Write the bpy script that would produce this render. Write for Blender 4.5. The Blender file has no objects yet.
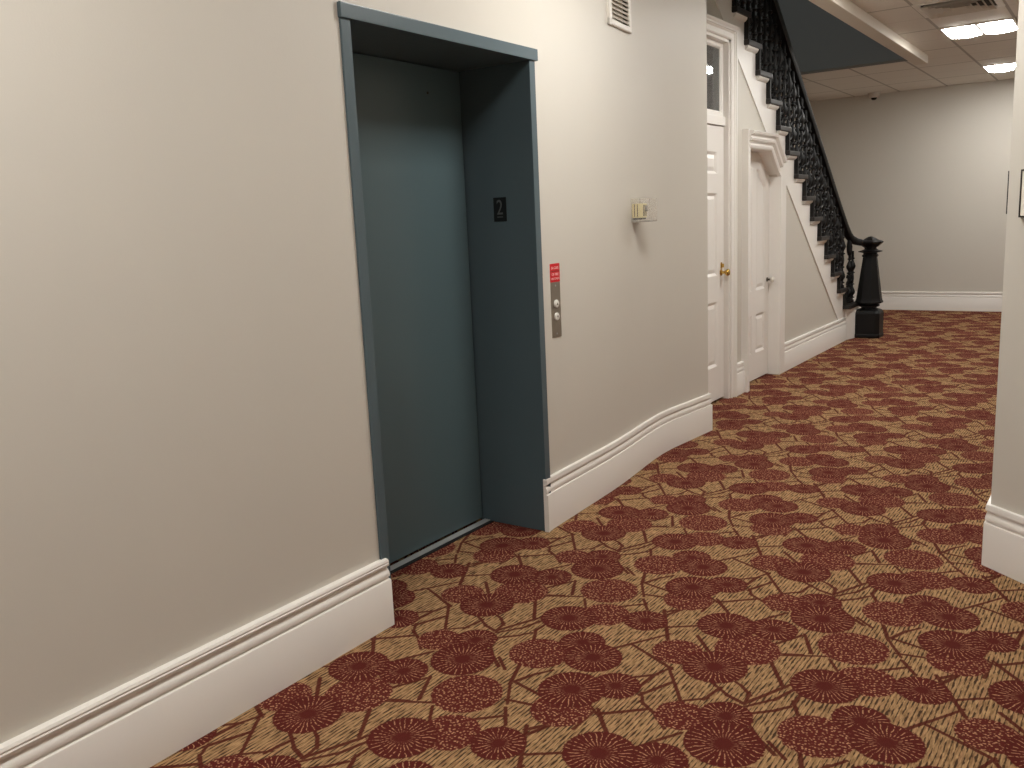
import bpy, bmesh, math, random
from mathutils import Vector, Matrix
random.seed(4)
C = bpy.context.scene.collection
PI = math.pi

# ------------------------------------------------------------------ helpers
def srgb(r, g, b):
    def f(c):
        c /= 255.0
        return c/12.92 if c <= 0.04045 else ((c+0.055)/1.055)**2.4
    return (f(r), f(g), f(b), 1.0)

def material(name, col, rough=0.5, metal=0.0, spec=0.5, bump=0.0, bscale=200.0, vary=0.0, vscale=3.0,
             coat=0.0, emit=None, strength=0.0, trans=0.0, ior=1.45):
    m = bpy.data.materials.new(name); m.use_nodes = True
    nt = m.node_tree; b = nt.nodes['Principled BSDF']
    b.inputs['Base Color'].default_value = col
    b.inputs['Roughness'].default_value = rough
    b.inputs['Metallic'].default_value = metal
    b.inputs['Specular IOR Level'].default_value = spec
    b.inputs['Coat Weight'].default_value = coat
    b.inputs['IOR'].default_value = ior
    b.inputs['Transmission Weight'].default_value = trans
    tc = nt.nodes.new('ShaderNodeTexCoord')
    if bump:
        n = nt.nodes.new('ShaderNodeTexNoise'); n.inputs['Scale'].default_value = bscale; n.inputs['Detail'].default_value = 3
        nt.links.new(tc.outputs['Object'], n.inputs['Vector'])
        bp = nt.nodes.new('ShaderNodeBump'); bp.inputs['Strength'].default_value = bump; bp.inputs['Distance'].default_value = 0.002
        nt.links.new(n.outputs['Fac'], bp.inputs['Height']); nt.links.new(bp.outputs['Normal'], b.inputs['Normal'])
    if vary:
        n = nt.nodes.new('ShaderNodeTexNoise'); n.inputs['Scale'].default_value = vscale; n.inputs['Detail'].default_value = 4
        nt.links.new(tc.outputs['Object'], n.inputs['Vector'])
        mr = nt.nodes.new('ShaderNodeMapRange'); mr.inputs['From Min'].default_value = 0.3; mr.inputs['From Max'].default_value = 0.7
        mr.inputs['To Min'].default_value = 1-vary; mr.inputs['To Max'].default_value = 1+vary
        nt.links.new(n.outputs['Fac'], mr.inputs['Value'])
        mx = nt.nodes.new('ShaderNodeVectorMath'); mx.operation = 'SCALE'; mx.inputs[0].default_value = col[:3]
        nt.links.new(mr.outputs['Result'], mx.inputs['Scale']); nt.links.new(mx.outputs['Vector'], b.inputs['Base Color'])
    if emit:
        b.inputs['Emission Color'].default_value = emit; b.inputs['Emission Strength'].default_value = strength
    return m

class MB:
    """collects shapes into one mesh"""
    def __init__(self): self.bm = bmesh.new()
    def _verts(self, pts): return [self.bm.verts.new(p) for p in pts]
    def box(self, x0, x1, y0, y1, z0, z1, bevel=0.0, seg=2):
        t = bmesh.new()
        v = [t.verts.new(p) for p in ((x0,y0,z0),(x1,y0,z0),(x1,y1,z0),(x0,y1,z0),(x0,y0,z1),(x1,y0,z1),(x1,y1,z1),(x0,y1,z1))]
        for f in ((3,2,1,0),(4,5,6,7),(0,1,5,4),(1,2,6,5),(2,3,7,6),(3,0,4,7)): t.faces.new([v[i] for i in f])
        if bevel: bmesh.ops.bevel(t, geom=t.edges[:], offset=bevel, segments=seg, affect='EDGES', profile=0.7)
        self.merge(t); return self
    def merge(self, t, mat=None):
        if mat is not None: bmesh.ops.transform(t, matrix=mat, verts=t.verts[:])
        me = bpy.data.meshes.new('tmp'); t.to_mesh(me); t.free(); self.bm.from_mesh(me); bpy.data.meshes.remove(me)
    def prism(self, pts, axis, a, b):
        """polygon pts extruded along axis from a to b; pts in the two other axes (x<y<z order)"""
        def P(u, v, w): return {'x': (w,u,v), 'y': (u,w,v), 'z': (u,v,w)}[axis]
        A = self._verts([P(u,v,a) for u,v in pts]); B = self._verts([P(u,v,b) for u,v in pts])
        n = len(pts)
        self.bm.faces.new(A[::-1]); self.bm.faces.new(B)
        for i in range(n): self.bm.faces.new((A[i],A[(i+1)%n],B[(i+1)%n],B[i]))
        return self
    def slab(self, x0, x1, y0, y1, b0, b1, t0, t1):
        return self.prism([(y0,b0),(y1,b1),(y1,t1),(y0,t0)], 'x', x0, x1)
    def lathe(self, prof, seg=16, loc=(0,0,0), rot=None, twist=0.0):
        t = bmesh.new(); rings = []
        for r, z in prof:
            rings.append([t.verts.new((r*math.cos(2*PI*k/seg+twist), r*math.sin(2*PI*k/seg+twist), z)) for k in range(seg)])
        for a, b in zip(rings[:-1], rings[1:]):
            for k in range(seg): t.faces.new((a[k],a[(k+1)%seg],b[(k+1)%seg],b[k]))
        t.faces.new(rings[0][::-1]); t.faces.new(rings[-1])
        m = Matrix.Translation(loc)
        if rot is not None: m = m @ rot
        self.merge(t, m); return self
    def polylathe(self, rings):
        """rings: list of (list of xy, z)"""
        R = [self._verts([(x,y,z) for x,y in p]) for p, z in rings]; n = len(R[0])
        for a, b in zip(R[:-1], R[1:]):
            for k in range(n): self.bm.faces.new((a[k],a[(k+1)%n],b[(k+1)%n],b[k]))
        self.bm.faces.new(R[0][::-1]); self.bm.faces.new(R[-1]); return self
    def tube(self, pts, r, seg=8, closed=False):
        return self.loft(pts, [(r*math.cos(2*PI*k/seg), r*math.sin(2*PI*k/seg)) for k in range(seg)], closed)
    def loft(self, pts, prof, closed=False, up=Vector((0,0,1))):
        P = [Vector(p) for p in pts]; n = len(P); R = []
        for i in range(n):
            a = P[i-1] if (i or closed) else P[i]; b = P[(i+1)%n] if (i < n-1 or closed) else P[i]
            t = (b-a).normalized(); s = t.cross(up)
            if s.length < 1e-4: s = t.cross(Vector((0.3,1,0)))
            s.normalize(); u = s.cross(t)
            R.append(self._verts([P[i]+s*x+u*y for x,y in prof]))
        m = len(prof)
        for i in range(n if closed else n-1):
            a, b = R[i], R[(i+1)%n]
            for k in range(m): self.bm.faces.new((a[k],a[(k+1)%m],b[(k+1)%m],b[k]))
        if not closed: self.bm.faces.new(R[0][::-1]); self.bm.faces.new(R[-1])
        return self
    def sweep(self, path, prof):
        """horizontal path (x,y), profile (offset to the right of travel, z), mitred"""
        P = [Vector(p) for p in path]; n = len(P); R = []
        for i in range(n):
            ns = []
            if i: d = (P[i]-P[i-1]).normalized(); ns.append(Vector((d.y,-d.x)))
            if i < n-1: d = (P[i+1]-P[i]).normalized(); ns.append(Vector((d.y,-d.x)))
            m = ns[0] if len(ns) == 1 else (ns[0]+ns[1])/(1+ns[0].dot(ns[1]))
            R.append(self._verts([(P[i].x+m.x*o, P[i].y+m.y*o, z) for o,z in prof]))
        k = len(prof)
        for a, b in zip(R[:-1], R[1:]):
            for j in range(k): self.bm.faces.new((a[j],a[(j+1)%k],b[(j+1)%k],b[j]))
        self.bm.faces.new(R[0][::-1]); self.bm.faces.new(R[-1]); return self
    def casing(self, path, prof, x0):
        """path in (y,z), profile (across to the left of travel, height out of the wall), standing on plane x=x0"""
        P = [Vector(p) for p in path]; n = len(P); R = []
        for i in range(n):
            ns = []
            if i: d = (P[i]-P[i-1]).normalized(); ns.append(Vector((-d.y,d.x)))
            if i < n-1: d = (P[i+1]-P[i]).normalized(); ns.append(Vector((-d.y,d.x)))
            m = ns[0] if len(ns) == 1 else (ns[0]+ns[1])/(1+ns[0].dot(ns[1]))
            R.append(self._verts([(x0+h, P[i].x+m.x*o, P[i].y+m.y*o) for o,h in prof]))
        k = len(prof)
        for a, b in zip(R[:-1], R[1:]):
            for j in range(k): self.bm.faces.new((a[j],a[(j+1)%k],b[(j+1)%k],b[j]))
        self.bm.faces.new(R[0][::-1]); self.bm.faces.new(R[-1]); return self
    def build(self, name, mat, parent=None, smooth=False, origin=None, bevel=0.0):
        bm = self.bm
        bmesh.ops.recalc_face_normals(bm, faces=bm.faces[:])
        if parent is not None and origin is None: origin = parent.location
        if origin is not None: bmesh.ops.translate(bm, vec=-Vector(origin), verts=bm.verts[:])
        me = bpy.data.meshes.new(name); bm.to_mesh(me); bm.free()
        o = bpy.data.objects.new(name, me); C.objects.link(o)
        for k in (mat if isinstance(mat, (list,tuple)) else [mat]): me.materials.append(k)
        if smooth:
            for p in me.polygons: p.use_smooth = True
            me.set_sharp_from_angle(angle=math.radians(38))
        if parent is not None: o.parent = parent
        elif origin is not None: o.location = origin
        if bevel:
            md = o.modifiers.new('bevel', 'BEVEL'); md.width = bevel; md.segments = 2; md.limit_method = 'ANGLE'
        return o

def thing(name, label, cat, loc=(0,0,0), group=None):
    o = bpy.data.objects.new(name, None); C.objects.link(o); o.location = loc; o.empty_display_size = 0.1
    o['label'] = label; o['category'] = cat
    if group: o['group'] = group
    return o
def sub(name, mb, mat, parent, **k):
    """a sub-part: child of a part whose own origin is the thing's origin"""
    o = mb.build(name, mat, None, origin=parent.parent.location if parent.parent else parent.location, **k)
    o.location = (0,0,0); o.parent = parent; return o
def tag(o, label, cat, group=None):
    o['label'] = label; o['category'] = cat
    if group: o['group'] = group
    return o
def struct(o):
    o['kind'] = 'structure'; return o
def text_mesh(body, size, loc, rot, depth=0.0006, align='CENTER', sx=1.0):
    cu = bpy.data.curves.new('lettering', 'FONT'); cu.body = body; cu.size = size; cu.align_x = align; cu.align_y = 'CENTER'
    cu.extrude = depth
    o = bpy.data.objects.new('lettering', cu); C.objects.link(o)
    bpy.context.view_layer.update()
    me = bpy.data.meshes.new_from_object(o.evaluated_get(bpy.context.evaluated_depsgraph_get()))
    bpy.data.objects.remove(o); bpy.data.curves.remove(cu)
    me.transform(Matrix.Translation(loc) @ rot @ Matrix.Diagonal((sx,1,1,1)))
    mb = MB(); mb.bm.from_mesh(me); bpy.data.meshes.remove(me); return mb
RX = Matrix.Rotation(PI/2, 4, 'X'); RZX = Matrix.Rotation(PI/2, 4, 'Z') @ RX
TOX = Matrix.Rotation(PI/2, 4, 'Y')      # lathe axis z -> +x

LIGHT = 42.5
EXPOSURE = 0.0
SHAFT_FILL = 45
NEAR_LIGHTS = [(6.40,'ceiling light panel over the corridor before the stairs'),(3.30,'ceiling light panel over the elevator'),(0.28,'ceiling light panel over the near corridor'),(-2.85,'unseen ceiling light panel added for fill at the near end of the corridor')]  # last panel is out of view, added to even out the wall light

# ------------------------------------------------------------------ materials
M = {}
M['wall'] = material('wall_paint', srgb(206,201,191), rough=0.48, spec=0.45, bump=0.12, bscale=160, vary=0.012, vscale=1.5)
M['trim'] = material('white_gloss_paint', srgb(234,230,224), rough=0.32, spec=0.5, bump=0.05, bscale=40)
M['steel'] = material('teal_grey_metal_paint', srgb(80,95,101), rough=0.36, spec=0.5, bump=0.06, bscale=300)
M['steel_door'] = material('teal_grey_door_paint', srgb(79,96,100), rough=0.28, spec=0.5, bump=0.05, bscale=260)
M['aluminium'] = material('aluminium', srgb(176,178,178), rough=0.42, metal=0.45)
M['stainless'] = material('brushed_stainless', srgb(150,142,130), rough=0.38, metal=0.75, vary=0.03, vscale=60)
M['black_gap'] = material('black_rubber', srgb(14,15,15), rough=0.7)
M['red'] = material('red_label_paper', srgb(205,22,34), rough=0.45)
M['label_text'] = material('pale_print', srgb(246,190,186), rough=0.5)
M['button'] = material('white_button', srgb(226,222,214), rough=0.3)
M['plate_black'] = material('black_plastic_plate', srgb(10,12,12), rough=0.45)
M['numeral'] = material('grey_numeral', srgb(86,88,88), rough=0.5)
M['iron'] = material('black_painted_iron', srgb(12,11,11), rough=0.5, spec=0.35, bump=0.1, bscale=90)
M['tread'] = material('dark_tread', srgb(31,26,24), rough=0.48, bump=0.1, bscale=60)
M['ceiling_tile'] = None
M['soffit'] = material('ceiling_trim_paint', srgb(212,204,190), rough=0.6, spec=0.3)
M['shaft'] = material('blue_grey_paint', srgb(110,115,116), rough=0.75, spec=0.2, bump=0.1, bscale=30)
M['brass'] = material('polished_brass', srgb(196,160,84), rough=0.2, metal=1.0)
M['porcelain'] = material('white_porcelain', srgb(226,222,212), rough=0.15)
M['dark_iron'] = material('tarnished_rosette', srgb(70,62,50), rough=0.45, metal=0.6)
M['cream'] = material('cream_plastic', srgb(222,207,158), rough=0.4)
M['grey_plastic'] = material('grey_plastic', srgb(150,145,136), rough=0.4)
M['dark_slot'] = material('dark_slot', srgb(62,54,42), rough=0.7)
M['housing'] = material('camera_housing_plastic', srgb(205,198,188), rough=0.45)
M['lens_black'] = material('dark_dome', srgb(12,10,9), rough=0.08)
M['vent_white'] = material('white_vent_paint', srgb(224,219,210), rough=0.4)
M['vent_slat'] = material('vent_slat_paint', srgb(196,189,177), rough=0.5)
M['duct'] = material('dark_duct', srgb(74,70,64), rough=0.9)
M['frame_black'] = material('black_frame', srgb(40,34,30), rough=0.35)
M['mat_white'] = material('mat_board', srgb(232,226,212), rough=0.7)
M['print'] = material('faded_print', srgb(196,186,166), rough=0.7, vary=0.25, vscale=14)
M['lens'] = material('diffuser_lens', srgb(245,242,235), rough=0.5, emit=(1.0,0.982,0.940,1), strength=LIGHT)
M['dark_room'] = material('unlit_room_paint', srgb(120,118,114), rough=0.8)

# clear sheet: mostly passes light, with a real surface reflection
def clear(name, tint, haze=0.06):
    m = bpy.data.materials.new(name); m.use_nodes = True; nt = m.node_tree; nt.nodes.clear()
    out = nt.nodes.new('ShaderNodeOutputMaterial'); t = nt.nodes.new('ShaderNodeBsdfTransparent'); t.inputs[0].default_value = tint
    g = nt.nodes.new('ShaderNodeBsdfGlossy'); g.inputs['Roughness'].default_value = 0.03
    d = nt.nodes.new('ShaderNodeBsdfDiffuse'); d.inputs[0].default_value = (0.8,0.78,0.75,1)
    fr = nt.nodes.new('ShaderNodeFresnel'); fr.inputs['IOR'].default_value = 1.5
    a = nt.nodes.new('ShaderNodeMixShader'); a.inputs[0].default_value = haze
    b = nt.nodes.new('ShaderNodeMixShader')
    nt.links.new(t.outputs[0], a.inputs[1]); nt.links.new(d.outputs[0], a.inputs[2])
    geo = nt.nodes.new('ShaderNodeNewGeometry'); k = nt.nodes.new('ShaderNodeMath'); k.operation = 'SUBTRACT'; k.inputs[0].default_value = 1.0
    nt.links.new(geo.outputs['Backfacing'], k.inputs[1]); f2 = nt.nodes.new('ShaderNodeMath'); f2.operation = 'MULTIPLY'
    nt.links.new(fr.outputs[0], f2.inputs[0]); nt.links.new(k.outputs[0], f2.inputs[1]); nt.links.new(f2.outputs[0], b.inputs[0]); nt.links.new(a.outputs[0], b.inputs[1]); nt.links.new(g.outputs[0], b.inputs[2])
    nt.links.new(b.outputs[0], out.inputs[0]); return m
M['acrylic'] = clear('clear_acrylic', (0.985,0.98,0.97,1), 0.09)
M['pane'] = clear('window_pane', (0.62,0.65,0.65,1), 0.10)

# ---- small node builder
class NB:
    def __init__(s, nt): s.nt = nt
    def _in(s, sock, v):
        if v is None: return
        if isinstance(v, bpy.types.NodeSocket): s.nt.links.new(v, sock)
        else: sock.default_value = v
    def math(s, op, a, b=None, c=None, clamp=False):
        n = s.nt.nodes.new('ShaderNodeMath'); n.operation = op; n.use_clamp = clamp
        for i, v in enumerate((a,b,c)): s._in(n.inputs[i], v)
        return n.outputs[0]
    def vec(s, op, a, b=None, c=None, scale=None):
        n = s.nt.nodes.new('ShaderNodeVectorMath'); n.operation = op
        for i, v in enumerate((a,b,c)): s._in(n.inputs[i], v)
        if scale is not None: s._in(n.inputs['Scale'], scale)
        return n.outputs['Value'] if op in ('LENGTH','DOT_PRODUCT','DISTANCE') else n.outputs['Vector']
    def mix(s, fac, a, b):
        n = s.nt.nodes.new('ShaderNodeMix'); n.data_type = 'RGBA'
        s._in(n.inputs['Factor'], fac); s._in(n.inputs['A'], a) if False else None
        s._in(n.inputs[6], a); s._in(n.inputs[7], b); return n.outputs[2]
    def ramp(s, v, a, b, c=0.0, d=1.0):
        n = s.nt.nodes.new('ShaderNodeMapRange'); s._in(n.inputs[0], v)
        for i, x in enumerate((a,b,c,d)): n.inputs[1+i].default_value = x
        return n.outputs[0]
    def noise(s, v, scale, detail=2, rough=0.5):
        n = s.nt.nodes.new('ShaderNodeTexNoise'); s._in(n.inputs['Vector'], v); n.inputs['Scale'].default_value = scale
        n.inputs['Detail'].default_value = detail; n.inputs['Roughness'].default_value = rough; return n.outputs['Fac']
    def voronoi(s, v, scale, feature='F1', rnd=1.0):
        n = s.nt.nodes.new('ShaderNodeTexVoronoi'); n.voronoi_dimensions = '2D'; n.feature = feature
        s._in(n.inputs['Vector'], v); n.inputs['Scale'].default_value = scale; n.inputs['Randomness'].default_value = rnd
        return n.outputs['Distance']
    def sep(s, v):
        n = s.nt.nodes.new('ShaderNodeSeparateXYZ'); s._in(n.inputs[0], v); return n.outputs
    def comb(s, x, y, z=0.0):
        n = s.nt.nodes.new('ShaderNodeCombineXYZ')
        for i, v in enumerate((x,y,z)): s._in(n.inputs[i], v)
        return n.outputs[0]

# ---- ceiling tiles: grid lines every tile, T-bar shade put into their darker colour, a shallow score across the middle
def ceiling_material():
    m = material('acoustic_ceiling_tile', srgb(214,205,190), rough=0.85, spec=0.2)
    nt = m.node_tree; N = NB(nt); b = nt.nodes['Principled BSDF']
    tc = nt.nodes.new('ShaderNodeTexCoord'); x, y, z = N.sep(tc.outputs['Object'])
    def line(v, off, period, half):
        f = N.math('PINGPONG', N.math('SUBTRACT', v, off), period/2)
        return N.ramp(f, half, half+0.004, 1, 0)
    gx = line(x, -1.530, 0.605, 0.011); gy = line(y, 9.22, 1.2, 0.011); gm = line(y, 9.82, 1.2, 0.006)
    g = N.math('MAXIMUM', gx, gy)
    n1 = N.noise(tc.outputs['Object'], 140, 4, 0.7)
    base = N.mix(N.ramp(n1, 0.3, 0.7), srgb(216,211,202), srgb(228,223,215))
    c1 = N.mix(N.math('MULTIPLY', gm, 0.25), base, srgb(150,142,130))
    c2 = N.mix(N.math('MULTIPLY', g, 0.60), c1, srgb(128,122,112))
    nt.links.new(c2, b.inputs['Base Color'])
    bp = nt.nodes.new('ShaderNodeBump'); bp.inputs['Strength'].default_value = 0.25; bp.inputs['Distance'].default_value = 0.003
    nt.links.new(n1, bp.inputs['Height']); nt.links.new(bp.outputs['Normal'], b.inputs['Normal'])
    return m
M['ceiling_tile'] = ceiling_material()

# ---- carpet: tan ribbed ground, maroon pods on a repeat, wiry maroon stems
TX, TY, TR = 0.966, 0.933, math.radians(1.3)
PODS = [  # kind, u, v, radius (s = stippled, b = burst)
 ('s',0.009,0.001,0.112),('s',0.669,0.742,0.107),('s',0.471,0.603,0.085),('s',0.650,0.241,0.076),('s',0.105,0.732,0.090),
 ('s',0.061,0.346,0.103),('s',0.322,0.078,0.091),
 ('b',0.695,0.000,0.082),('b',0.768,0.309,0.078),('b',0.263,0.764,0.080),('b',0.149,0.493,0.080),('b',0.398,0.292,0.078),
 ('b',0.538,0.877,0.102),('b',0.621,0.571,0.104),('b',0.818,0.172,0.109),('b',0.001,0.635,0.102),('b',0.238,0.417,0.098),('b',0.287,0.198,0.105)]
STEMS = [(0.401,0.787,0.805,0.594,0.061),(0.342,0.775,0.486,-0.874,0.113),(0.350,0.646,-0.519,-0.855,0.067),(0.296,0.558,-0.526,-0.850,0.036),(0.354,0.551,0.922,-0.388,0.045),(0.446,0.510,0.911,-0.412,0.056),(0.486,0.452,-0.345,-0.938,0.035),(0.451,0.397,-0.718,-0.696,0.032),(0.551,0.407,0.587,-0.810,0.097),(0.518,0.345,-0.401,-0.916,0.061),(0.645,0.342,0.739,0.673,0.041),(0.682,0.408,0.182,0.983,0.040),(0.699,0.442,0.849,-0.529,0.041),(0.758,0.413,0.955,-0.295,0.026),(0.722,0.511,0.869,-0.495,0.028),(0.764,0.481,0.738,-0.674,0.024),(0.786,0.438,0.162,-0.987,0.028),(0.826,0.485,0.422,0.907,0.082),(0.873,0.589,0.395,0.919,0.033),(0.852,0.386,0.719,0.695,0.042),(0.896,0.435,0.581,0.814,0.024),(0.803,0.645,0.541,-0.841,0.083),(0.798,0.779,0.903,0.431,0.041),(0.766,0.881,0.468,0.884,0.056),(0.867,0.276,0.675,-0.737,0.046),(0.925,0.222,0.787,-0.616,0.034),(0.507,0.267,0.519,-0.855,0.026),(0.550,0.227,0.856,-0.517,0.035),(0.607,0.183,0.733,-0.680,0.037),(0.491,0.168,0.748,0.664,0.071),(0.479,0.070,0.689,-0.724,0.042),(0.633,0.056,0.477,0.879,0.049),(0.672,0.125,0.513,0.859,0.030),(0.519,0.706,0.681,-0.732,0.046),(0.461,0.095,0.671,-0.742,0.055),(0.413,0.062,0.028,1.000,0.044),(0.197,0.890,0.593,-0.805,0.040),(0.319,0.899,0.617,0.787,0.039),(0.832,0.437,0.590,0.808,0.051),(0.880,0.530,0.321,0.947,0.055),(0.956,0.219,0.766,-0.643,0.036),(0.470,0.375,-0.082,-0.997,0.033),(0.833,0.787,0.883,0.469,0.095),(0.935,0.452,-0.464,0.886,0.039),(0.919,0.517,0.057,0.998,0.030),(0.072,0.182,0.360,-0.933,0.058),(0.124,0.076,0.521,-0.853,0.060),(0.159,0.128,0.978,-0.207,0.061),(0.190,0.046,0.980,0.201,0.043),(0.117,0.185,0.386,0.923,0.034),(0.147,0.240,0.557,0.830,0.029),(0.161,0.860,0.728,0.685,0.044),(0.267,0.831,0.991,-0.133,0.035),(0.319,0.867,0.381,0.924,0.044),(0.415,0.126,0.837,-0.546,0.038),(0.461,0.142,0.789,0.614,0.031),(0.819,0.916,0.444,-0.896,0.032),(0.847,0.860,0.444,-0.896,0.031),(0.961,0.769,0.562,-0.827,0.048),]
def carpet_material():
    m = material('figured_carpet', (0.3,0.2,0.1,1), rough=0.95, spec=0.1)
    nt = m.node_tree; N = NB(nt); b = nt.nodes['Principled BSDF']
    tc = nt.nodes.new('ShaderNodeTexCoord')
    d = N.vec('SUBTRACT', tc.outputs['Object'], (-0.690,2.961,0)); x, y, z = N.sep(d)
    c, s = math.cos(TR), math.sin(TR)
    u = N.math('SUBTRACT', N.math('MULTIPLY', x, c), N.math('MULTIPLY', y, s))
    v = N.math('ADD', N.math('MULTIPLY', x, s), N.math('MULTIPLY', y, c))
    P = N.comb(u, v)
    H0, H1 = (-TX/2,-TY/2,-1), (TX/2,TY/2,1)
    wob = N.math('MULTIPLY', N.math('SUBTRACT', N.noise(P, 110, 3), 0.5), 0.022)
    # ribbed ground
    rib = N.math('PINGPONG', u, 0.00675)
    streak = N.noise(N.comb(N.math('MULTIPLY', u, 150), N.math('MULTIPLY', v, 22)), 1.0, 3, 0.6)
    streak2 = N.noise(N.comb(N.math('MULTIPLY', u, 74), N.math('MULTIPLY', v, 5)), 1.0, 2, 0.5)
    dashes = N.noise(N.comb(N.math('MULTIPLY', u, 74.07), N.math('MULTIPLY', v, 18)), 1.0, 2, 0.6)
    g1 = N.mix(N.ramp(streak, 0.35, 0.68), TAN_A, TAN_B)
    g1 = N.mix(N.math('MULTIPLY', N.ramp(streak2, 0.55, 0.72), 0.45), g1, TAN_C)
    lw = N.math('ADD', N.math('MULTIPLY', rib, 148.0), N.math('MULTIPLY', N.math('SUBTRACT', dashes, 0.46), 2.6))
    ground = N.mix(N.ramp(lw, 0.18, 0.48, 0.92, 0), g1, RIB_D)
    # stems
    dmin = None
    for k, (mu, mv, tu, tv, h) in enumerate(STEMS):
        q = N.vec('WRAP', N.vec('SUBTRACT', P, (mu,mv,0)), H1, H0)
        t = N.math('MINIMUM', N.math('MAXIMUM', N.vec('DOT_PRODUCT', q, (tu,tv,0)), -h-0.009), h+0.009)
        e = N.vec('DISTANCE', q, N.vec('SCALE', (tu,tv,0), scale=t))
        e = N.math('SUBTRACT', e, (0.0038,0.0050,0.0032,0.0042)[k%4])
        dmin = e if dmin is None else N.math('MINIMUM', dmin, e)
    dmin = N.math('ADD', dmin, N.math('MULTIPLY', wob, 0.35))
    stem = N.ramp(dmin, 0.0010, 0.0042, 0.92, 0)
    col = N.mix(stem, ground, STEM)
    # pods
    spk = N.voronoi(P, 92)
    spk = N.math('MULTIPLY', N.ramp(spk, 0.22, 0.36, 1, 0), N.ramp(N.noise(P, 70, 2), 0.42, 0.55))
    fuzz = N.noise(P, 380, 2)
    msk = None
    stcol = N.mix(N.math('MULTIPLY', spk, 0.80), N.mix(N.ramp(fuzz,0.35,0.65), POD_A, POD_B), FLECK)
    brk = N.ramp(N.noise(P, 105, 2), 0.44, 0.54)
    jit = N.math('MULTIPLY', N.math('SUBTRACT', N.noise(P, 26, 1), 0.5), 1.1)
    for k, (kind, cu, cv, r) in enumerate(PODS):
        q = N.vec('WRAP', N.vec('SUBTRACT', P, (cu,cv,0)), H1, H0)
        dd = N.math('ADD', N.vec('LENGTH', q), wob)
        mask = N.ramp(dd, r*1.05-0.002, r*1.05+0.002, 1, 0)
        if kind == 's': pc = stcol
        else:
            qx, qy, qz = N.sep(q)
            a = N.math('MULTIPLY', N.math('ARCTAN2', qy, qx), (30 if r > 0.09 else 24)/(2*PI)); a = N.math('ADD', a, jit)
            ray = N.math('ABSOLUTE', N.math('SUBTRACT', N.math('FRACT', a), 0.5))
            arc = N.math('MULTIPLY', ray, N.math('MULTIPLY', dd, 1.0/r))     # width grows outward, kept thin
            rays = N.math('MULTIPLY', N.ramp(arc, 0.04, 0.105, 1, 0), N.ramp(dd, r*0.96, r*1.01, 1, 0))
            rays = N.math('MULTIPLY', N.math('MULTIPLY', rays, brk), N.ramp(dd, r*0.22, r*0.52))
            pc = N.mix(N.math('MULTIPLY', rays, 0.85), N.mix(N.ramp(fuzz,0.35,0.65), BURST_A, BURST_B), FLECK)
        col = N.mix(mask, col, pc)
    nt.links.new(col, b.inputs['Base Color'])
    hgt = N.math('ADD', N.noise(P, 420, 2), N.math('MULTIPLY', rib, 60))
    bp = nt.nodes.new('ShaderNodeBump'); bp.inputs['Strength'].default_value = 0.45; bp.inputs['Distance'].default_value = 0.003
    nt.links.new(hgt, bp.inputs['Height']); nt.links.new(bp.outputs['Normal'], b.inputs['Normal'])
    b.inputs['Specular IOR Level'].default_value = 0.05
    return m
TAN_A, TAN_B, TAN_C = srgb(124,95,66), srgb(184,148,107), srgb(166,119,92)
RIB_D, STEM = srgb(58,40,30), srgb(78,30,25)
POD_A, POD_B, BURST_A, BURST_B, FLECK = srgb(80,33,29), srgb(97,42,36), srgb(76,31,27), srgb(92,38,33), srgb(188,142,108)
M['carpet'] = carpet_material()


# ------------------------------------------------------------------ measures (metres; camera stands over 0,0)
CEIL = 3.065
XW = -2.250                       # wall with the elevator
XS = -2.600                       # wall under the stairs
RUN, RISE = 0.2665, 0.2030
def R(i): return {1: 11.05, 2: 10.80}.get(i, 10.075 + (4-i)*RUN)                 # riser face of step i
def zd(y): return 3.036 - 0.7697*(y-6.539)         # underside line of the stringer

# wavy stretch beyond the elevator
wave = [(3.50,-2.258),(3.80,-2.272),(4.00,-2.281),(4.16,-2.289),(4.32,-2.301),(4.46,-2.315),(4.60,-2.331),(4.74,-2.348),(4.88,-2.362),
        (5.02,-2.371),(5.18,-2.370),(5.40,-2.352),(5.715,-2.328)]

# ------------------------------------------------------------------ setting
mb = MB(); mb.box(-4.6, 3.2, -3.2, 14.2, -0.12, 0.0)
struct(mb.build('floor', M['carpet']))

mb = MB()
mb.box(-2.95, XW, -3.0, 2.29, 0, CEIL)
mb.box(-2.95, XW, 2.29, 3.50, 2.262, CEIL)
mb.box(-2.95, -2.70, 2.29, 3.50, 0, 2.262)
mb.prism([(x,y) for y,x in wave] + [(-2.95,5.715),(-2.95,3.50)], 'z', 0, CEIL)
struct(mb.build('wall_left', M['wall'], smooth=True))

# wall below the stairs, with the two door openings
mb = MB(); a, b_ = -2.72, XS
DY0, DY1, DZ = 5.97, 6.83, 2.80
CY0, CY1 = 7.170, 8.01
def top(y): return min(zd(y), 3.06)
yt = 6.508
mb.slab(a, b_, 5.715, DY0, 0, 0, 3.06, 3.06)
mb.slab(a, b_, DY0, yt, DZ, DZ, 3.06, 3.06); mb.slab(a, b_, yt, DY1, DZ, DZ, zd(yt), zd(DY1))
mb.slab(a, b_, DY1, CY0-0.02, 0, 0, zd(DY1), zd(CY0-0.02))
mb.slab(a, b_, CY0-0.02, 7.70, 2.02, 2.02, zd(CY0-0.02), zd(7.70))
mb.slab(a, b_, 7.70, CY1+0.02, 2.02, 1.785, zd(7.70), zd(CY1+0.02))
mb.slab(a, b_, CY1+0.02, 10.46, 0, 0, zd(CY1+0.02), 0.017)
# dark closets behind the two doors
mb.box(-3.3, -3.25, 5.74, 8.3, 0, 3.0)
struct(mb.build('wall_stair', M['wall']))

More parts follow.
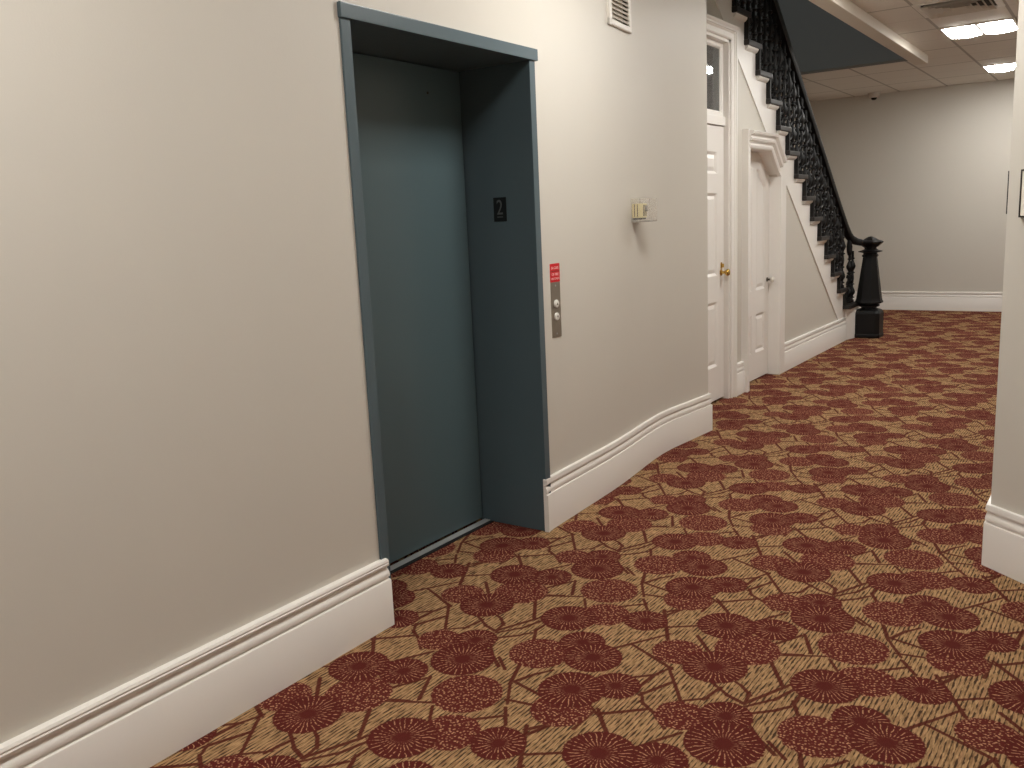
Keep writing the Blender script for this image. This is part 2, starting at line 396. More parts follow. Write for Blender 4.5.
mb = MB(); mb.box(-4.6, 3.2, 13.72, 13.92, 0, CEIL); struct(mb.build('wall_far', M['wall']))
mb = MB(); mb.box(-4.3, -4.06, 5.0, 13.72, 0, 3.0); struct(mb.build('wall_stairwell', M['wall']))
mb = MB()
dx, dy = 0.7700, -0.6380
cx, cy = -0.386, 3.972
pier = [(0.62,13.72),(0.62,4.75),(cx,4.75),(cx,cy),(cx+2.45*dx,cy+2.45*dy),(cx+2.45*dx,-3.0)]
back = [(3.0,-3.0),(3.0,13.72)]
mb.prism(pier+back, 'z', 0, CEIL); struct(mb.build('wall_right', M['wall']))
mb = MB(); mb.box(-2.95, 3.0, -3.2, -3.0, 0, CEIL); struct(mb.build('wall_back', M['wall']))

# ceiling with the opening over the stairs
OX0, OX1, OY0, OY1 = -4.06, -2.00, 5.70, 10.62
mb = MB()
mb.box(OX1, 3.2, -3.2, 14.0, CEIL, CEIL+0.1)
mb.box(-4.6, OX1, -3.2, OY0, CEIL, CEIL+0.1)
mb.box(-4.6, OX1, OY1, 14.0, CEIL, CEIL+0.1)
struct(mb.build('ceiling', M['ceiling_tile']))
mb = MB()
mb.box(OX1, OX1+0.13, OY0, OY1+0.13, 2.98, CEIL+0.001, 0.008)
mb.box(-4.05, OX1-0.0005, OY1, OY1+0.13, 3.047, CEIL+0.001, 0.008)
struct(mb.build('trim_1', M['soffit']))
mb = MB()
mb.box(-4.3, OX1, OY1-0.001, OY1+0.2, CEIL-0.02, 6.0)
mb.box(-4.3, OX1, OY0-0.2, OY0, CEIL+0.1, 6.0)
mb.box(-4.3, OX0, OY0, OY1, 3.0, 6.0)
mb.box(OX1, OX1+0.2, OY0-0.2, OY1+0.2, CEIL+0.1, 6.0)
mb.box(-4.3, OX1+0.2, OY0-0.2, OY1+0.2, 6.0, 6.1)
struct(mb.build('wall_upper_stairwell', M['shaft']))

# baseboards
BB = [(-0.004,0.0),(0.032,0.0),(0.032,0.181),(0.030,0.185),(0.020,0.187),(0.018,0.193),(0.026,0.197),(0.027,0.205),(0.025,0.214),(0.019,0.223),
      (0.014,0.229),(0.013,0.234),(0.025,0.238),(0.027,0.246),(0.0245,0.250),(0.026,0.256),(0.022,0.264),(0.004,0.266),(-0.004,0.266)]
def baseboard(name, path, k=1.0):
    mb = MB(); mb.sweep(path, [(o*k, z) for o, z in BB]); return struct(mb.build(name, M['trim'], smooth=True))
baseboard('baseboard_left', [(XW,-2.95),(XW,2.312)])
baseboard('baseboard_corridor', [(-2.249,3.447)]+[(x,y) for y,x in wave]+[(-2.62,5.715)], 0.66)
baseboard('baseboard_stair', [(XS,8.165),(XS,10.41)])
baseboard('baseboard_closet', [(XS,6.93),(XS,7.104)])
baseboard('baseboard_far', [(-4.05,13.72),(0.60,13.72)])
baseboard('baseboard_right', [(0.62,13.70),(0.62,4.75),(cx,4.75),(cx,cy),(cx+2.45*dx,cy+2.45*dy),(cx+2.45*dx,-2.95)], 0.66)

# ------------------------------------------------------------------ elevator entrance
ex, ey = -2.43, 2.895
el = thing('elevator_entrance', 'teal grey painted metal elevator doorway with closed door in a deep recess', 'elevator', (ex,ey,0))
mb = MB(); mb.box(-2.690, -2.242, 2.2905, 2.336, 0.0, 2.21, 0.002); mb.build('jamb', M['steel'], el)
mb = MB(); mb.box(-2.690, -2.242, 3.455, 3.4995, 0.0, 2.21, 0.002); mb.build('jamb', M['steel'], el)
mb = MB(); mb.box(-2.690, -2.234, 2.286, 3.516, 2.2105, 2.261, 0.003); mb.build('header', M['steel'], el)
mb = MB(); mb.box(-2.665, -2.628, 2.337, 3.441, 0.016, 2.206, 0.003); dp = mb.build('door_panel', M['steel_door'], el)
mb = MB(); mb.lathe([(0.006,0),(0.006,0.002),(0.003,0.003)], 12, (-2.628,3.20,2.09), TOX); sub('screw', mb, M['dark_slot'], dp)
mb = MB(); mb.box(-2.690, -2.672, 2.337, 3.454, 0.0, 2.21); mb.build('dark_gap', M['black_gap'], el)
mb = MB()
mb.box(-2.626, -2.588, 2.337, 3.454, 0, 0.006, 0.001)
for k in range(3): mb.box(-2.622+k*0.012, -2.616+k*0.012, 2.337, 3.454, 0.006, 0.0075)
mb.build('sill', M['aluminium'], el)
mb = MB(); mb.box(-2.588, -2.566, 2.337, 3.454, 0, 0.004, 0.001); mb.build('edge_strip', M['black_gap'], el)

# floor number on the right-hand jamb
nx, nz = -2.437, 1.563
fs = thing('floor_number_sign', 'black plate with grey floor number 2 on the elevator side jamb', 'sign', (nx,3.455,nz))
mb = MB(); mb.box(nx-0.036, nx+0.036, 3.4505, 3.455, nz-0.056, nz+0.056, 0.002); mb.build('plate', M['plate_black'], fs)
text_mesh('2', 0.098, (nx,3.4500,nz+0.006), RX, 0.0008, sx=0.78).build('numeral', M['numeral'], fs)
mb = MB(); mb.box(nx-0.016, nx+0.016, 3.4495, 3.4505, nz-0.037, nz-0.033); mb.build('tactile_dots', M['numeral'], fs)

# hall call station
hy, hx = 3.639, -2.264
hc = thing('elevator_call_panel', 'narrow stainless elevator call plate with two round buttons and red label on top', 'call panel', (hx,hy,1.12))
mb = MB(); mb.box(hx-0.004, hx+0.003, hy-0.0435, hy+0.0435, 0.938, 1.207, 0.0015); mb.build('faceplate', M['stainless'], hc)
mb = MB(); mb.box(hx-0.004, hx+0.0035, hy-0.0435, hy+0.0435, 1.2075, 1.296, 0.001); rl = mb.build('instruction_label', M['red'], hc)
for j, (tx, sz) in enumerate((('IN CASE',0.0185),('OF FIRE',0.0185),('USE STAIRS',0.0150))):
    sub('lettering', text_mesh(tx, sz, (hx+0.0040, hy, (1.275,1.244,1.223)[j]), RZX, 0.0004), M['label_text'], rl)
mb = MB(); mb.box(hx+0.003, hx+0.0040, hy-0.040, hy+0.040, 1.2585, 1.2605); sub('rule', mb, M['dark_slot'], rl)
for z, up in ((1.102,1),(1.039,-1)):
    mb = MB(); mb.lathe([(0.0195,0),(0.0195,0.004),(0.0175,0.007),(0.010,0.0085)], 24, (hx+0.003,hy,z), TOX)
    bt = mb.build('call_button', M['button'], hc, smooth=True)
    mb = MB(); mb.prism([(hy-0.006,z-0.005*up),(hy+0.006,z-0.005*up),(hy,z+0.006*up)], 'x', hx+0.0112, hx+0.0122); sub('arrow', mb, M['dark_slot'], bt)
for z in (1.190,0.956):
    mb = MB(); mb.lathe([(0.0045,0),(0.0045,0.0012),(0.002,0.002)], 10, (hx+0.003,hy,z), TOX); mb.build('screw', M['aluminium'], hc)

# clear guard over a small cream device
gx, gy0, gy1, gz0, gz1, gd = -2.336, 4.600, 4.725, 1.470, 1.602, 0.108
gm = 1.535
td = thing('thermostat_guard', 'small cream wall thermostat inside a clear plastic guard box', 'thermostat', (gx,(gy0+gy1)/2,gm))
mb = MB()
w = 0.003
mb.box(gx, gx+gd, gy0, gy0+w, gz0, gz1); mb.box(gx, gx+gd, gy1-w, gy1, gz0, gz1)
mb.box(gx, gx+gd, gy0+w, gy1-w, gz1-w, gz1); mb.box(gx+gd-w, gx+gd, gy0+w, gy1-w, gz0, gz1-w)
mb.box(gx-0.012, gx+0.002, gy0-0.012, gy1+0.012, gz0-0.004, gz1+0.006)
mb.build('guard', M['acrylic'], td)
mb = MB(); mb.box(gx-0.01, gx+0.062, gy0+0.012, gy0+0.085, 1.494, 1.574, 0.004)
bd = mb.build('body', M['cream'], td)
mb = MB()
for k in range(3): mb.box(gx+0.0615, gx+0.0635, gy0+0.024+0.02*k, gy0+0.031+0.02*k, 1.503, 1.566)
mb.box(gx+0.012, gx+0.0155, gy0+0.010, gy0+0.0125, 1.500, 1.570)
mb.box(gx+0.030, gx+0.0335, gy0+0.010, gy0+0.0125, 1.500, 1.570)
sub('vent_slots', mb, M['dark_slot'], bd)
mb = MB(); mb.box(gx+0.002, gx+0.056, gy0+0.014, gy0+0.080, 1.484, 1.4945, 0.002); mb.build('thermometer_slot', M['dark_slot'], td)
mb = MB(); mb.box(gx+0.0035, gx+gd-0.004, gy0+0.0035, gy1-0.0035, 1.4705, 1.478, 0.003); mb.build('base_plate', M['grey_plastic'], td)
mb = MB(); mb.lathe([(0.016,0),(0.016,0.01),(0.013,0.014)], 20, (gx+0.062,gy0+0.062,1.545), TOX); mb.build('dial', M['grey_plastic'], td, smooth=True)

# return-air vent high on the wall
vx, vy0, vy1, vz0, vz1 = -2.318, 4.305, 4.622, 2.496, 2.90
vt = thing('wall_vent', 'white louvred air vent high on the wall beside the elevator', 'vent', (vx,(vy0+vy1)/2,vz0))
mb = MB(); f = 0.034
prof = [(0,0),(0,0.014),(0.006,0.018),(f-0.008,0.018),(f,0.008),(f,0)]
mb.casing([(vy0,vz0),(vy1,vz0),(vy1,vz1),(vy0,vz1),(vy0,vz0+0.0005)], prof, vx); mb.build('frame', M['vent_white'], vt)
mb = MB(); mb.box(vx-0.012, vx+0.002, vy0+f, vy1-f, vz0+f, vz1-f); mb.build('backing', M['duct'], vt)
n = 15
for k in range(n):
    z = vz0+f+0.004+(vz1-vz0-2*f)*k/n
    mb = MB(); mb.prism([(vx+0.0025,z+0.019),(vx+0.0145,z),(vx+0.0165,z+0.001),(vx+0.0045,z+0.020)], 'y', vy0+f, vy1-f)
    mb.build('louvre', M['vent_slat'], vt)

vt.rotation_euler = (0,0,math.radians(6.0)); td.rotation_euler = (0,0,math.radians(5.5))

# ------------------------------------------------------------------ alcove door with transom
dr = bpy.data.objects.new('door_1', None); C.objects.link(dr); dr.location = (XS,6.40,0); dr['kind'] = 'structure'
CAS = [(0,0),(0,0.016),(0.008,0.024),(0.016,0.024),(0.020,0.017),(0.048,0.017),(0.056,0.028),(0.062,0.028),(0.066,0.038),(0.082,0.038),(0.086,0.034),(0.086,0)]
CAPC = [(0.060,0),(0.060,0.0395),(0.074,0.0395),(0.082,0.048),(0.094,0.053),(0.099,0.048),(0.099,0)]
mb = MB()
mb.casing([(DY0,0.0),(DY0,DZ),(DY1,DZ),(DY1,0.0)], CAS, XS)
mb.build('casing', M['trim'], dr, smooth=True)
mb = MB(); mb.casing([(DY0-0.08,DZ),(DY1+0.092,DZ)], CAPC, XS); mb.build('head_casing', M['trim'], dr, smooth=True)
mb = MB()
mb.box(-2.72, XS+0.004, DY1-0.022, DY1+0.012, 0, DZ); mb.box(-2.72, XS+0.004, DY0-0.012, DY0+0.022, 0, DZ); mb.box(-2.72, XS+0.004, DY0, DY1, DZ-0.022, DZ+0.012)
mb.box(-2.70, -2.622, DY0+0.022, DY1-0.022, 2.164, 2.232, 0.004)
mb.build('jamb', M['trim'], dr)
def panelled(x_front, y0, y1, z0, z1, panels, thick=0.04):
    """door leaf with recessed, bevelled panels; panels are lists of (y,z) outlines"""
    mb = MB()
    ys = sorted({y0, y1} | {p for q in panels for p in (min(a[0] for a in q), max(a[0] for a in q))})
    zs = sorted({z0, z1} | {p for q in panels for p in (min(a[1] for a in q), max(a[1] for a in q))})
    boxes = [(min(a[0] for a in q), max(a[0] for a in q), min(a[1] for a in q), max(a[1] for a in q)) for q in panels]
    for ya, yb in zip(ys[:-1], ys[1:]):
        for za, zb in zip(zs[:-1], zs[1:]):
            if any(b[0]-1e-6 <= ya and yb <= b[1]+1e-6 and b[2]-1e-6 <= za and zb <= b[3]+1e-6 for b in boxes): continue
            mb.box(x_front-thick, x_front, ya, yb, za, zb)
    for q, b in zip(panels, boxes):
        mb.box(x_front-thick+0.004, x_front-0.016, b[0], b[1], b[2], b[3])
        if len(q) > 4:                           # fill the clipped corner
            mb.prism([q[2], q[3], (b[1], b[3])], 'x', x_front-thick, x_front)
        cy_ = sum(a[0] for a in q)/len(q); cz_ = sum(a[1] for a in q)/len(q)
        n = len(q)
        def inset(d):
            out = []
            for i in range(n):
                p0, p1, p2 = Vector(q[i-1]), Vector(q[i]), Vector(q[(i+1)%n])
                e1 = (p1-p0).normalized(); e2 = (p2-p1).normalized()
                n1 = Vector((-e1.y,e1.x)); n2 = Vector((-e2.y,e2.x))
                m = (n1+n2)/(1+n1.dot(n2)); out.append(p1+m*d)
            return out
        r0, r1, r2, r3 = inset(0.0), inset(0.010), inset(0.022), inset(0.052)
        for ra, rb, ha, hb in ((r0,r1,0.0,-0.006),(r1,r2,-0.006,-0.0155),(r2,r3,-0.0155,-0.006)):
            A = [mb.bm.verts.new((x_front+ha,p.x,p.y)) for p in ra]; B = [mb.bm.verts.new((x_front+hb,p.x,p.y)) for p in rb]
            for i in range(n): mb.bm.faces.new((A[i],A[(i+1)%n],B[(i+1)%n],B[i]))
        mb.bm.faces.new([mb.bm.verts.new((x_front-0.006,p.x,p.y)) for p in r3])
    return mb
def rect(a, b, c, d): return [(a,c),(b,c),(b,d),(a,d)]
L0, L1 = DY0+0.024, DY1-0.024
pl = []
for a_, b2 in ((L0+0.12, 6.345),(6.455, L1-0.135)):
    pl += [rect(a_,b2,0.29,0.81), rect(a_,b2,1.015,1.655), rect(a_,b2,1.80,1.965)]
lf = panelled(-2.637, L0, L1, 0.018, 2.158, pl).build('leaf', M['trim'], dr)
mb = MB(); mb.lathe([(0.026,0),(0.026,0.005),(0.012,0.010),(0.011,0.034),(0.020,0.040),(0.028,0.052),(0.028,0.060),(0.022,0.069),(0.008,0.073)], 24, (-2.637,6.748,1.035), TOX)
kb = mb.build('knob', M['brass'], dr, smooth=True)
mb = MB(); mb.box(-2.637, -2.630, 6.738, 6.760, 1.064, 1.115, 0.003); mb.box(-2.630, -2.612, 6.745, 6.752, 1.074, 1.105, 0.002); mb.build('thumb_latch', M['brass'], dr)
mb = MB()
ty0, ty1, tz0, tz1 = DY0+0.023, DY1-0.023, 2.234, DZ-0.023
mb.casing([(ty0,tz0),(ty1,tz0),(ty1,tz1),(ty0,tz1),(ty0,tz0+0.0005)], [(0,0),(0,0.030),(0.030,0.030),(0.042,0.018),(0.042,0)], -2.670)
mb.build('transom_frame', M['trim'], dr)
mb = MB(); mb.box(-2.661, -2.657, ty0+0.04, ty1-0.04, tz0+0.04, tz1-0.04); mb.build('transom_glass', M['pane'], dr)
mb = MB()
mb.box(-3.20, -3.18, 5.75, 7.05, 0, 2.95); mb.box(-3.2, -2.722, 5.75, 5.76, 0, 2.95); mb.box(-3.2, -2.722, 7.04, 7.05, 0, 2.62); mb.box(-3.2,-2.722,5.75,6.6,2.93,2.95)
struct(mb.build('wall_alcove_room', M['dark_room']))

# ------------------------------------------------------------------ closet door with a corner clipped by the stair
dc = bpy.data.objects.new('door_2', None); C.objects.link(dc); dc.location = (XS,7.64,0); dc['kind'] = 'structure'
mb = MB()
mb.box(-2.72, -2.548, 7.108, CY0, 0, 2.150, 0.003)                     # left casing board
mb.box(-2.60, -2.542, 7.104, 7.122, 0, 2.156, 0.003)
mb.box(-2.72, -2.565, CY1, 8.160, 0, 1.80, 0.003)                      # right casing board
mb.prism([(CY0,2.005),(7.687,2.005),(8.012,1.800),(8.155,1.800),(8.155,1.86),(7.76,2.13),(CY0,2.13)], 'x', -2.72, -2.566)
mb.build('casing', M['trim'], dc)
HD = [(0,-0.01),(0,0.018),(0.014,0.028),(0.026,0.028),(0.034,0.014),(0.052,0.014),(0.062,0.040),(0.078,0.046),(0.086,0.036),(0.102,0.036),
      (0.112,0.060),(0.128,0.066),(0.136,0.058),(0.136,-0.01)]
mb = MB(); mb.casing([(7.123,2.008),(7.687,2.008),(7.890,1.829)], HD, -2.566); mb.build('header_moulding', M['trim'], dc, smooth=True)
q = [(7.755,0.81),(7.905,0.81),(7.905,1.765),(7.815,1.875),(7.755,1.875)]
pl = [rect(7.300,7.565,0.25,0.600), rect(7.665,7.905,0.25,0.600), rect(7.300,7.565,0.81,1.875), [(7.665,0.81),(7.905,0.81),(7.905,1.720),(7.75,1.860),(7.665,1.860)]]
panelled(-2.672, 7.173, 8.007, 0.012, 2.000, pl).build('leaf', M['trim'], dc)
mb = MB(); mb.lathe([(0.020,0),(0.020,0.004),(0.009,0.008),(0.009,0.030)], 20, (-2.672,7.962,0.885), TOX); rs = mb.build('rosette', M['dark_iron'], dc, smooth=True)
mb = MB(); mb.lathe([(0.009,0.030),(0.020,0.035),(0.026,0.046),(0.024,0.056),(0.012,0.063)], 20, (-2.672,7.962,0.885), TOX); mb.build('knob', M['porcelain'], dc, smooth=True)

# ------------------------------------------------------------------ staircase
NS = 18
XI = -4.055
st = thing('staircase', 'dark treaded staircase with white stepped side rising to the left', 'staircase', (-3.3,10.0,0))
mb = MB()
for i in range(1, NS+1):
    ya, yb = R(i+1), R(i); t = RISE*i-0.043
    ba, bb = max(zd(ya),0), max(zd(yb),0)
    mb.slab(-2.64, -2.590, ya, yb-0.021, ba, max(zd(yb-0.021),0), t, t)
    if i > 1: mb.slab(-2.64, -2.590, yb-0.021, yb, max(zd(yb-0.021),0), bb, RISE*(i-1)-0.002, RISE*(i-1)-0.002)
mb.prism([(-2.60,10.415),(-2.570,10.44),(-2.525,10.60),(-2.525,10.775),(-2.60,10.775)], 'z', 0, 2*RISE-0.043)
sg = mb.build('stringer', M['trim'], st)
for i in range(3, NS+1):
    mb = MB(); t = RISE*i-0.043
    mb.prism([(-2.591,t),(-2.560,t),(-2.564,t-0.014),(-2.575,t-0.026),(-2.591,t-0.034)], 'y', R(i+1)-0.004, R(i)-0.024)
    sub('tread_moulding', mb, M['trim'], sg)
for i in range(1, NS+1):
    mb = MB(); mb.box(XI, (-2.546,-2.506,-2.510)[i if i < 3 else 0], 10.655 if i == 1 else R(i+1)-0.024, R(i)+0.026, RISE*i-0.042, RISE*i, 0.009, 2); mb.build('tread', M['tread'], st)
for i in range(1, NS+1):
    mb = MB(); mb.box(XI, -2.554, R(i)-0.020, R(i), RISE*(i-1)+0.0005, RISE*i-0.0425); mb.build('riser', M['iron'], st)

# ------------------------------------------------------------------ railing
RXX = -2.600
def zr(y): return 2.950 - 0.772*(y-8.243)            # top of the handrail
rl_ = thing('stair_railing', 'black iron balustrade with turned balusters and sloping handrail on the stair', 'railing', (RXX,8.5,2.0))
pts = [(RXX,y,zr(y)-0.03) for y in (5.95,7.0,8.0,9.0,9.8,10.05)]
pts += [(RXX,10.22,zr(10.22)-0.026),(RXX+0.002,10.36,1.292),(RXX+0.010,10.47,1.205),(RXX+0.028,10.56,1.145),(RXX+0.062,10.63,1.112),(RXX+0.110,10.68,1.094),(RXX+0.150,10.70,1.090)]
w_, h_ = 0.043, 0.036
prof = [(-w_,-h_*0.35),(-w_*0.72,-h_),(w_*0.72,-h_),(w_,-h_*0.35),(w_*0.95,h_*0.45),(w_*0.55,h_),(-w_*0.55,h_),(-w_*0.95,h_*0.45)]
mb = MB(); mb.loft(pts, prof); mb.build('handrail', M['iron'], rl_, smooth=True)
def baluster(y, z0, z1):
    H = z1-z0; mb = MB()
    P = [(0.019,0),(0.019,0.050),(0.012,0.058),(0.010,0.075),(0.022,0.090),(0.023,0.100),(0.012,0.115),(0.011,0.130),(0.024,0.175),(0.027,0.205),(0.021,0.250),(0.011,0.300),
         (0.010,0.335),(0.020,0.350),(0.020,0.362),(0.011,0.375),(0.013,0.400),(0.016,0.470),(0.013,0.545),(0.010,0.560),(0.021,0.575),(0.021,0.588),(0.011,0.602),
         (0.012,0.625),(0.025,0.680),(0.027,0.710),(0.020,0.760),(0.010,0.815),(0.010,0.835),(0.018,0.850),(0.018,0.862),(0.011,0.875),(0.011,1.0)]
    mb.lathe([(r*1.4,z*H) for r,z in P], 8, (RXX,y,z0)); return mb
def arc(cy_, cz_, r, a0, a1, n=9):
    return [(RXX, cy_+r*math.cos(a0+(a1-a0)*k/n), cz_+r*math.sin(a0+(a1-a0)*k/n)) for k in range(n+1)]
for i in range(1, 17):
    for d in (0.050, 0.183):
        y = R(i)-d
        if i < 2: continue
        zt = zr(y)-0.055 if y < 10.2 else (1.27 if y < 10.40 else (1.16 if y < 10.52 else 1.00))
        bl = baluster(y, RISE*i-0.002, zt).build('baluster', M['iron'], rl_, smooth=True)
        # cast scroll work and a slim bar between this baluster and the next
        H = zt-RISE*i; ym = y-0.0665
        for fz in (0.14, 0.41, 0.70):
            if y > 10.3 and fz > 0.5: continue
            zc = RISE*i+H*fz
            mb = MB()
            up_ = arc(ym, zc+0.046, 0.036, -PI/2, PI*0.95); lo_ = arc(ym, zc-0.026, 0.036, PI/2, PI*1.95)
            mb.tube(up_[::-1]+lo_[1:], 0.011, 6); sub('scroll', mb, M['iron'], bl, smooth=True)
        mb = MB(); mb.lathe([(0.012,0),(0.012,0.30*H),(0.020,0.33*H),(0.012,0.36*H),(0.012,0.62*H),(0.020,0.65*H),(0.012,0.68*H),(0.012,H-0.01)], 8, (RXX-0.02,ym,RISE*i-0.002))
        if y < 10.3: sub('slim_bar', mb, M['iron'], bl, smooth=True)
# turned drop under the end of the rail
mb = MB(); mb.lathe([(0.004,-0.20),(0.020,-0.185),(0.030,-0.150),(0.034,-0.09),(0.026,-0.03),(0.022,0.02)], 10, (RXX+0.016,10.53,1.150)); mb.build('rail_drop', M['iron'], rl_, smooth=True)

# ------------------------------------------------------------------ newel post
px_, py_ = -2.408, 10.765
nw = thing('newel_post', 'black octagonal tapered newel post standing at the foot of the stairs', 'newel post', (px_,py_,0))
def octo(h, c): return [(px_+a,py_+b) for a,b in ((h,-h+c),(h,h-c),(h-c,h),(-h+c,h),(-h,h-c),(-h,-h+c),(-h+c,-h),(h-c,-h))]
mb = MB(); mb.polylathe([(octo(0.143,0.040),0.0),(octo(0.149,0.042),0.012),(octo(0.149,0.042),0.036),(octo(0.143,0.041),0.048),(octo(0.143,0.041),0.285),(octo(0.128,0.045),0.315),(octo(0.105,0.045),0.328)])
mb.build('base', M['iron'], nw)
T8 = PI/8; K = 1/math.cos(PI/8)
def ol(p): 
    mb = MB(); mb.lathe([(r*K,z) for r,z in p], 8, (px_,py_,0), twist=T8); return mb
ol([(0.098,0.326),(0.080,0.336),(0.078,0.350),(0.112,0.362),(0.114,0.374),(0.090,0.384),(0.090,0.396)]).build('neck_moulding', M['iron'], nw)
ol([(0.122,0.392),(0.143,0.400),(0.144,0.416),(0.138,0.424),(0.131,0.450),(0.074,0.915),(0.072,0.935)]).build('shaft', M['iron'], nw)
ol([(0.083,0.931),(0.084,0.950),(0.070,0.958),(0.072,0.976),(0.120,0.985),(0.122,0.995),(0.084,1.006),(0.060,1.018),(0.062,1.038)]).build('collar', M['iron'], nw)
ol([(0.062,1.036),(0.080,1.046),(0.114,1.076),(0.128,1.090),(0.128,1.102),(0.112,1.112),(0.085,1.118),(0.050,1.142),(0.024,1.156),(0.006,1.160)]).build('cap', M['iron'], nw)

# ------------------------------------------------------------------ ceiling fittings
def troffer(y0, label, x0=-1.530, group='square ceiling light panels'):
    x1, y1 = x0+0.605, y0+0.605
    t = thing('ceiling_light', label, 'ceiling light', ((x0+x1)/2,(y0+y1)/2,CEIL), group)
    mb = MB(); f = 0.022; z0, z1 = CEIL-0.012, CEIL+0.002
    mb.box(x0, x1, y0, y0+f, z0, z1, 0.003); mb.box(x0, x1, y1-f, y1, z0, z1, 0.003)
    mb.box(x0, x0+f, y0+f, y1-f, z0, z1, 0.003); mb.box(x1-f, x1, y0+f, y1-f, z0, z1, 0.003)
    xm = (x0+x1)/2; mb.box(xm-0.012, xm+0.012, y0+f, y1-f, z0, z1, 0.003)
    mb.build('housing', M['vent_white'], t)
    for xa, xb in ((x0+f,xm-0.012),(xm+0.012,x1-f)):
        mb = MB(); n = 10
        arc_ = [(xa+(xb-xa)*k/n, CEIL-0.010-0.016*math.sin(PI*k/n)) for k in range(n+1)]
        mb.prism(arc_+[(xb,CEIL+0.001),(xa,CEIL+0.001)], 'y', y0+f, y1-f); mb.build('diffuser', M['lens'], t, smooth=True)
    return t
troffer(9.22, 'bright ceiling light panel nearer the camera, between air diffuser and the far panel')
troffer(12.11, 'bright ceiling light panel closest to the far wall')
for y, lb in NEAR_LIGHTS: troffer(*((y[0], lb, y[1]) if isinstance(y, tuple) else (y, lb)))

hx0, hy0, hs = -1.530, 7.99, 0.600
hv = thing('ceiling_diffuser', 'square white louvred air diffuser in the tiled ceiling', 'air diffuser', (hx0+hs/2,hy0+hs/2,CEIL))
def ring(mb, x0, x1, y0, y1, t, za, zb, slope):
    """tilted square ring blade"""
    o = [(x0,y0),(x1,y0),(x1,y1),(x0,y1)]; i = [(x0+slope,y0+slope),(x1-slope,y0+slope),(x1-slope,y1-slope),(x0+slope,y1-slope)]
    A = [mb.bm.verts.new((p[0],p[1],za)) for p in o]; B = [mb.bm.verts.new((p[0],p[1],zb)) for p in i]
    A2 = [mb.bm.verts.new((p[0],p[1],za+t)) for p in o]; B2 = [mb.bm.verts.new((p[0],p[1],zb+t)) for p in i]
    for k in range(4):
        j = (k+1)%4
        for f in ((A[k],A[j],B[j],B[k]),(A2[k],B2[k],B2[j],A2[j]),(A[k],A2[k],A2[j],A[j]),(B[k],B[j],B2[j],B2[k])): mb.bm.faces.new(f)
mb = MB(); ring(mb, hx0, hx0+hs, hy0, hy0+hs, 0.006, CEIL-0.008, CEIL-0.008, 0.05); mb.build('frame', M['vent_white'], hv)
mb = MB(); mb.box(hx0+0.045, hx0+hs-0.045, hy0+0.045, hy0+hs-0.045, CEIL-0.001, CEIL+0.001); mb.build('throat', M['duct'], hv)
for k in range(5):
    e = 0.055+0.047*k
    mb = MB(); ring(mb, hx0+e, hx0+hs-e, hy0+e, hy0+hs-e, 0.003, CEIL-0.030, CEIL-0.004, 0.030); mb.build('blade', M['vent_slat'], hv)

sx, sy = -3.045, 13.56
sc_ = thing('security_camera', 'small pale security camera with dark dome under the ceiling at the far wall', 'camera', (sx,sy,CEIL))
mb = MB(); mb.lathe([(0.084,CEIL),(0.082,CEIL-0.030),(0.070,CEIL-0.058),(0.052,CEIL-0.066)], 28, (sx,sy,0)); mb.build('housing', M['housing'], sc_, smooth=True)
mb = MB(); mb.lathe([(0.040,CEIL-0.064),(0.038,CEIL-0.078),(0.028,CEIL-0.092),(0.010,CEIL-0.098)], 24, (sx,sy,0)); mb.build('lens', M['lens_black'], sc_, smooth=True)

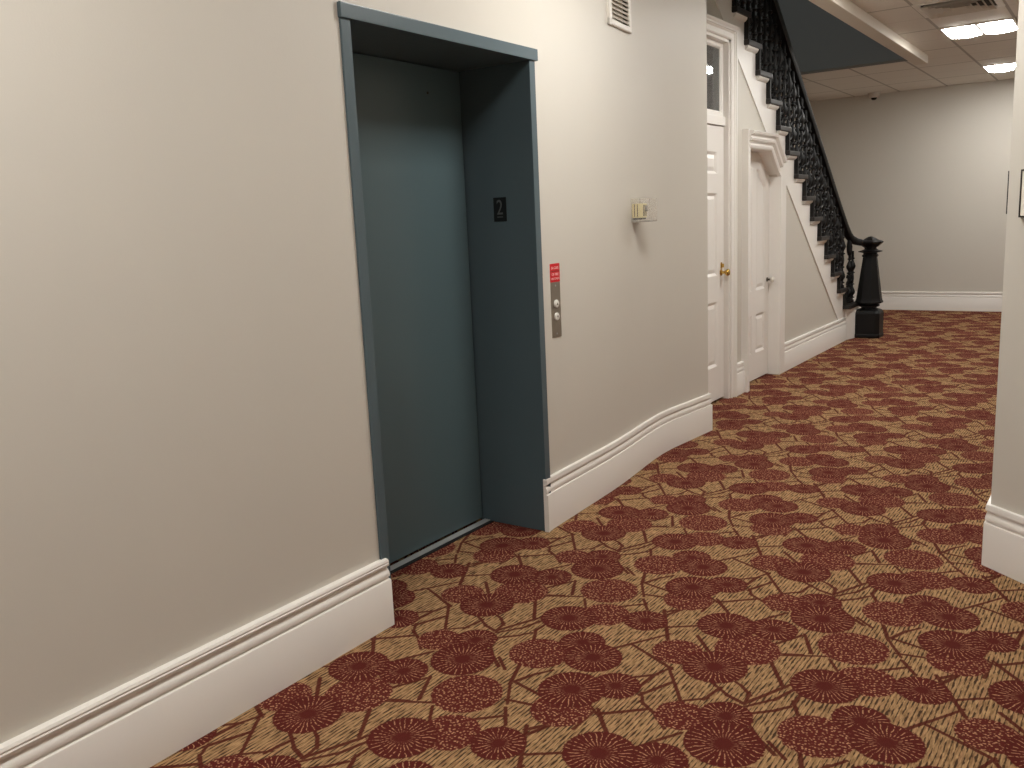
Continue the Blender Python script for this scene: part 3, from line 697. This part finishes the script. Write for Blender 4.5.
# ------------------------------------------------------------------ framed pictures on the right-hand wall
def picture(name, label, s0, s1, z0, z1, origin, d, nrm, dep=0.022):
    """hangs on a vertical wall: s along d from origin, depth along nrm"""
    o = Vector((origin[0],origin[1],0)); D = Vector((d[0],d[1],0)); Nn = Vector((nrm[0],nrm[1],0))
    base = o+D*((s0+s1)/2)+Nn*0.012; base.z = (z0+z1)/2
    t = thing(name, label, 'picture', base)
    def bx(mb, sa, sb, za, zb, na, nb):
        v = [o+D*s+Nn*k+Vector((0,0,z)) for z in (za,zb) for s,k in ((sa,na),(sb,na),(sb,nb),(sa,nb))]
        V = [mb.bm.verts.new(p) for p in v]
        for f in ((3,2,1,0),(4,5,6,7),(0,1,5,4),(1,2,6,5),(2,3,7,6),(3,0,4,7)): mb.bm.faces.new([V[i] for i in f])
    w = 0.006; mb = MB()
    bx(mb,s0,s0+w,z0,z1,0,dep); bx(mb,s1-w,s1,z0,z1,0,dep); bx(mb,s0+w,s1-w,z0,z0+w,0,dep); bx(mb,s0+w,s1-w,z1-w,z1,0,dep)
    mb.build('frame', M['frame_black'], t)
    mb = MB(); bx(mb,s0+w,s1-w,z0+w,z1-w,0.001,0.010); mb.build('mount', M['mat_white'], t)
    mb = MB(); m = 0.055; bx(mb,s0+w+m,s1-w-m,z0+w+m,z1-w-m,0.010,0.0108); mb.build('print', M['print'], t)
    return t
nr = (dy, -dx)
picture('framed_picture', 'black framed picture with pale mount on the angled wall at the right edge', 0.066, 0.316, 1.433, 1.612, (cx,cy), (dx,dy), nr, 0.012)
picture('framed_picture', 'dark picture seen edge-on just past the corner of the angled wall', 0.14, 0.40, 1.445, 1.615, (cx,cy), (0,1), (-1,0), 0.018)

# ------------------------------------------------------------------ light, world, camera
w = bpy.data.worlds.new('world'); bpy.context.scene.world = w; w.use_nodes = True
w.node_tree.nodes['Background'].inputs[0].default_value = (0.02,0.02,0.02,1)

ld = bpy.data.lights.new('stairwell_fill', 'AREA'); ld.shape = 'RECTANGLE'; ld.size, ld.size_y = 1.2, 0.6; ld.energy = SHAFT_FILL; ld.color = (1.0,0.95,0.88)  # unseen area light, added to lift the dark shaft walls
lo = bpy.data.objects.new('stairwell_fill', ld); C.objects.link(lo); lo.location = (-3.0,7.6,5.98)

cam = bpy.data.cameras.new('camera'); co = bpy.data.objects.new('camera', cam); C.objects.link(co)
F, PITCH, ROLL, YAW = 878.966, math.radians(10.39942), math.radians(-2.58788), math.radians(34.95524)
cs, sn = math.cos, math.sin
fw = Vector((-sn(YAW)*cs(PITCH), cs(YAW)*cs(PITCH), -sn(PITCH)))
rt = Vector((cs(YAW), sn(YAW), 0)); up = rt.cross(fw)
r2 = rt*cs(ROLL)+up*sn(ROLL); u2 = up*cs(ROLL)-rt*sn(ROLL)
co.matrix_world = Matrix(((r2.x,u2.x,-fw.x,0),(r2.y,u2.y,-fw.y,0),(r2.z,u2.z,-fw.z,1.5),(0,0,0,1)))
cam.sensor_width = 36; cam.sensor_fit = 'HORIZONTAL'; cam.lens = F*36/1024; cam.clip_start = 0.05
sc = bpy.context.scene; sc.camera = co
vs = sc.view_settings; vs.view_transform = 'Standard'; vs.look = 'None'; vs.gamma = 1; vs.use_curve_mapping = False; vs.exposure = EXPOSURE
sc.cycles.denoising_prefilter = 'NONE'; sc.cycles.max_bounces = 10; sc.cycles.diffuse_bounces = 6
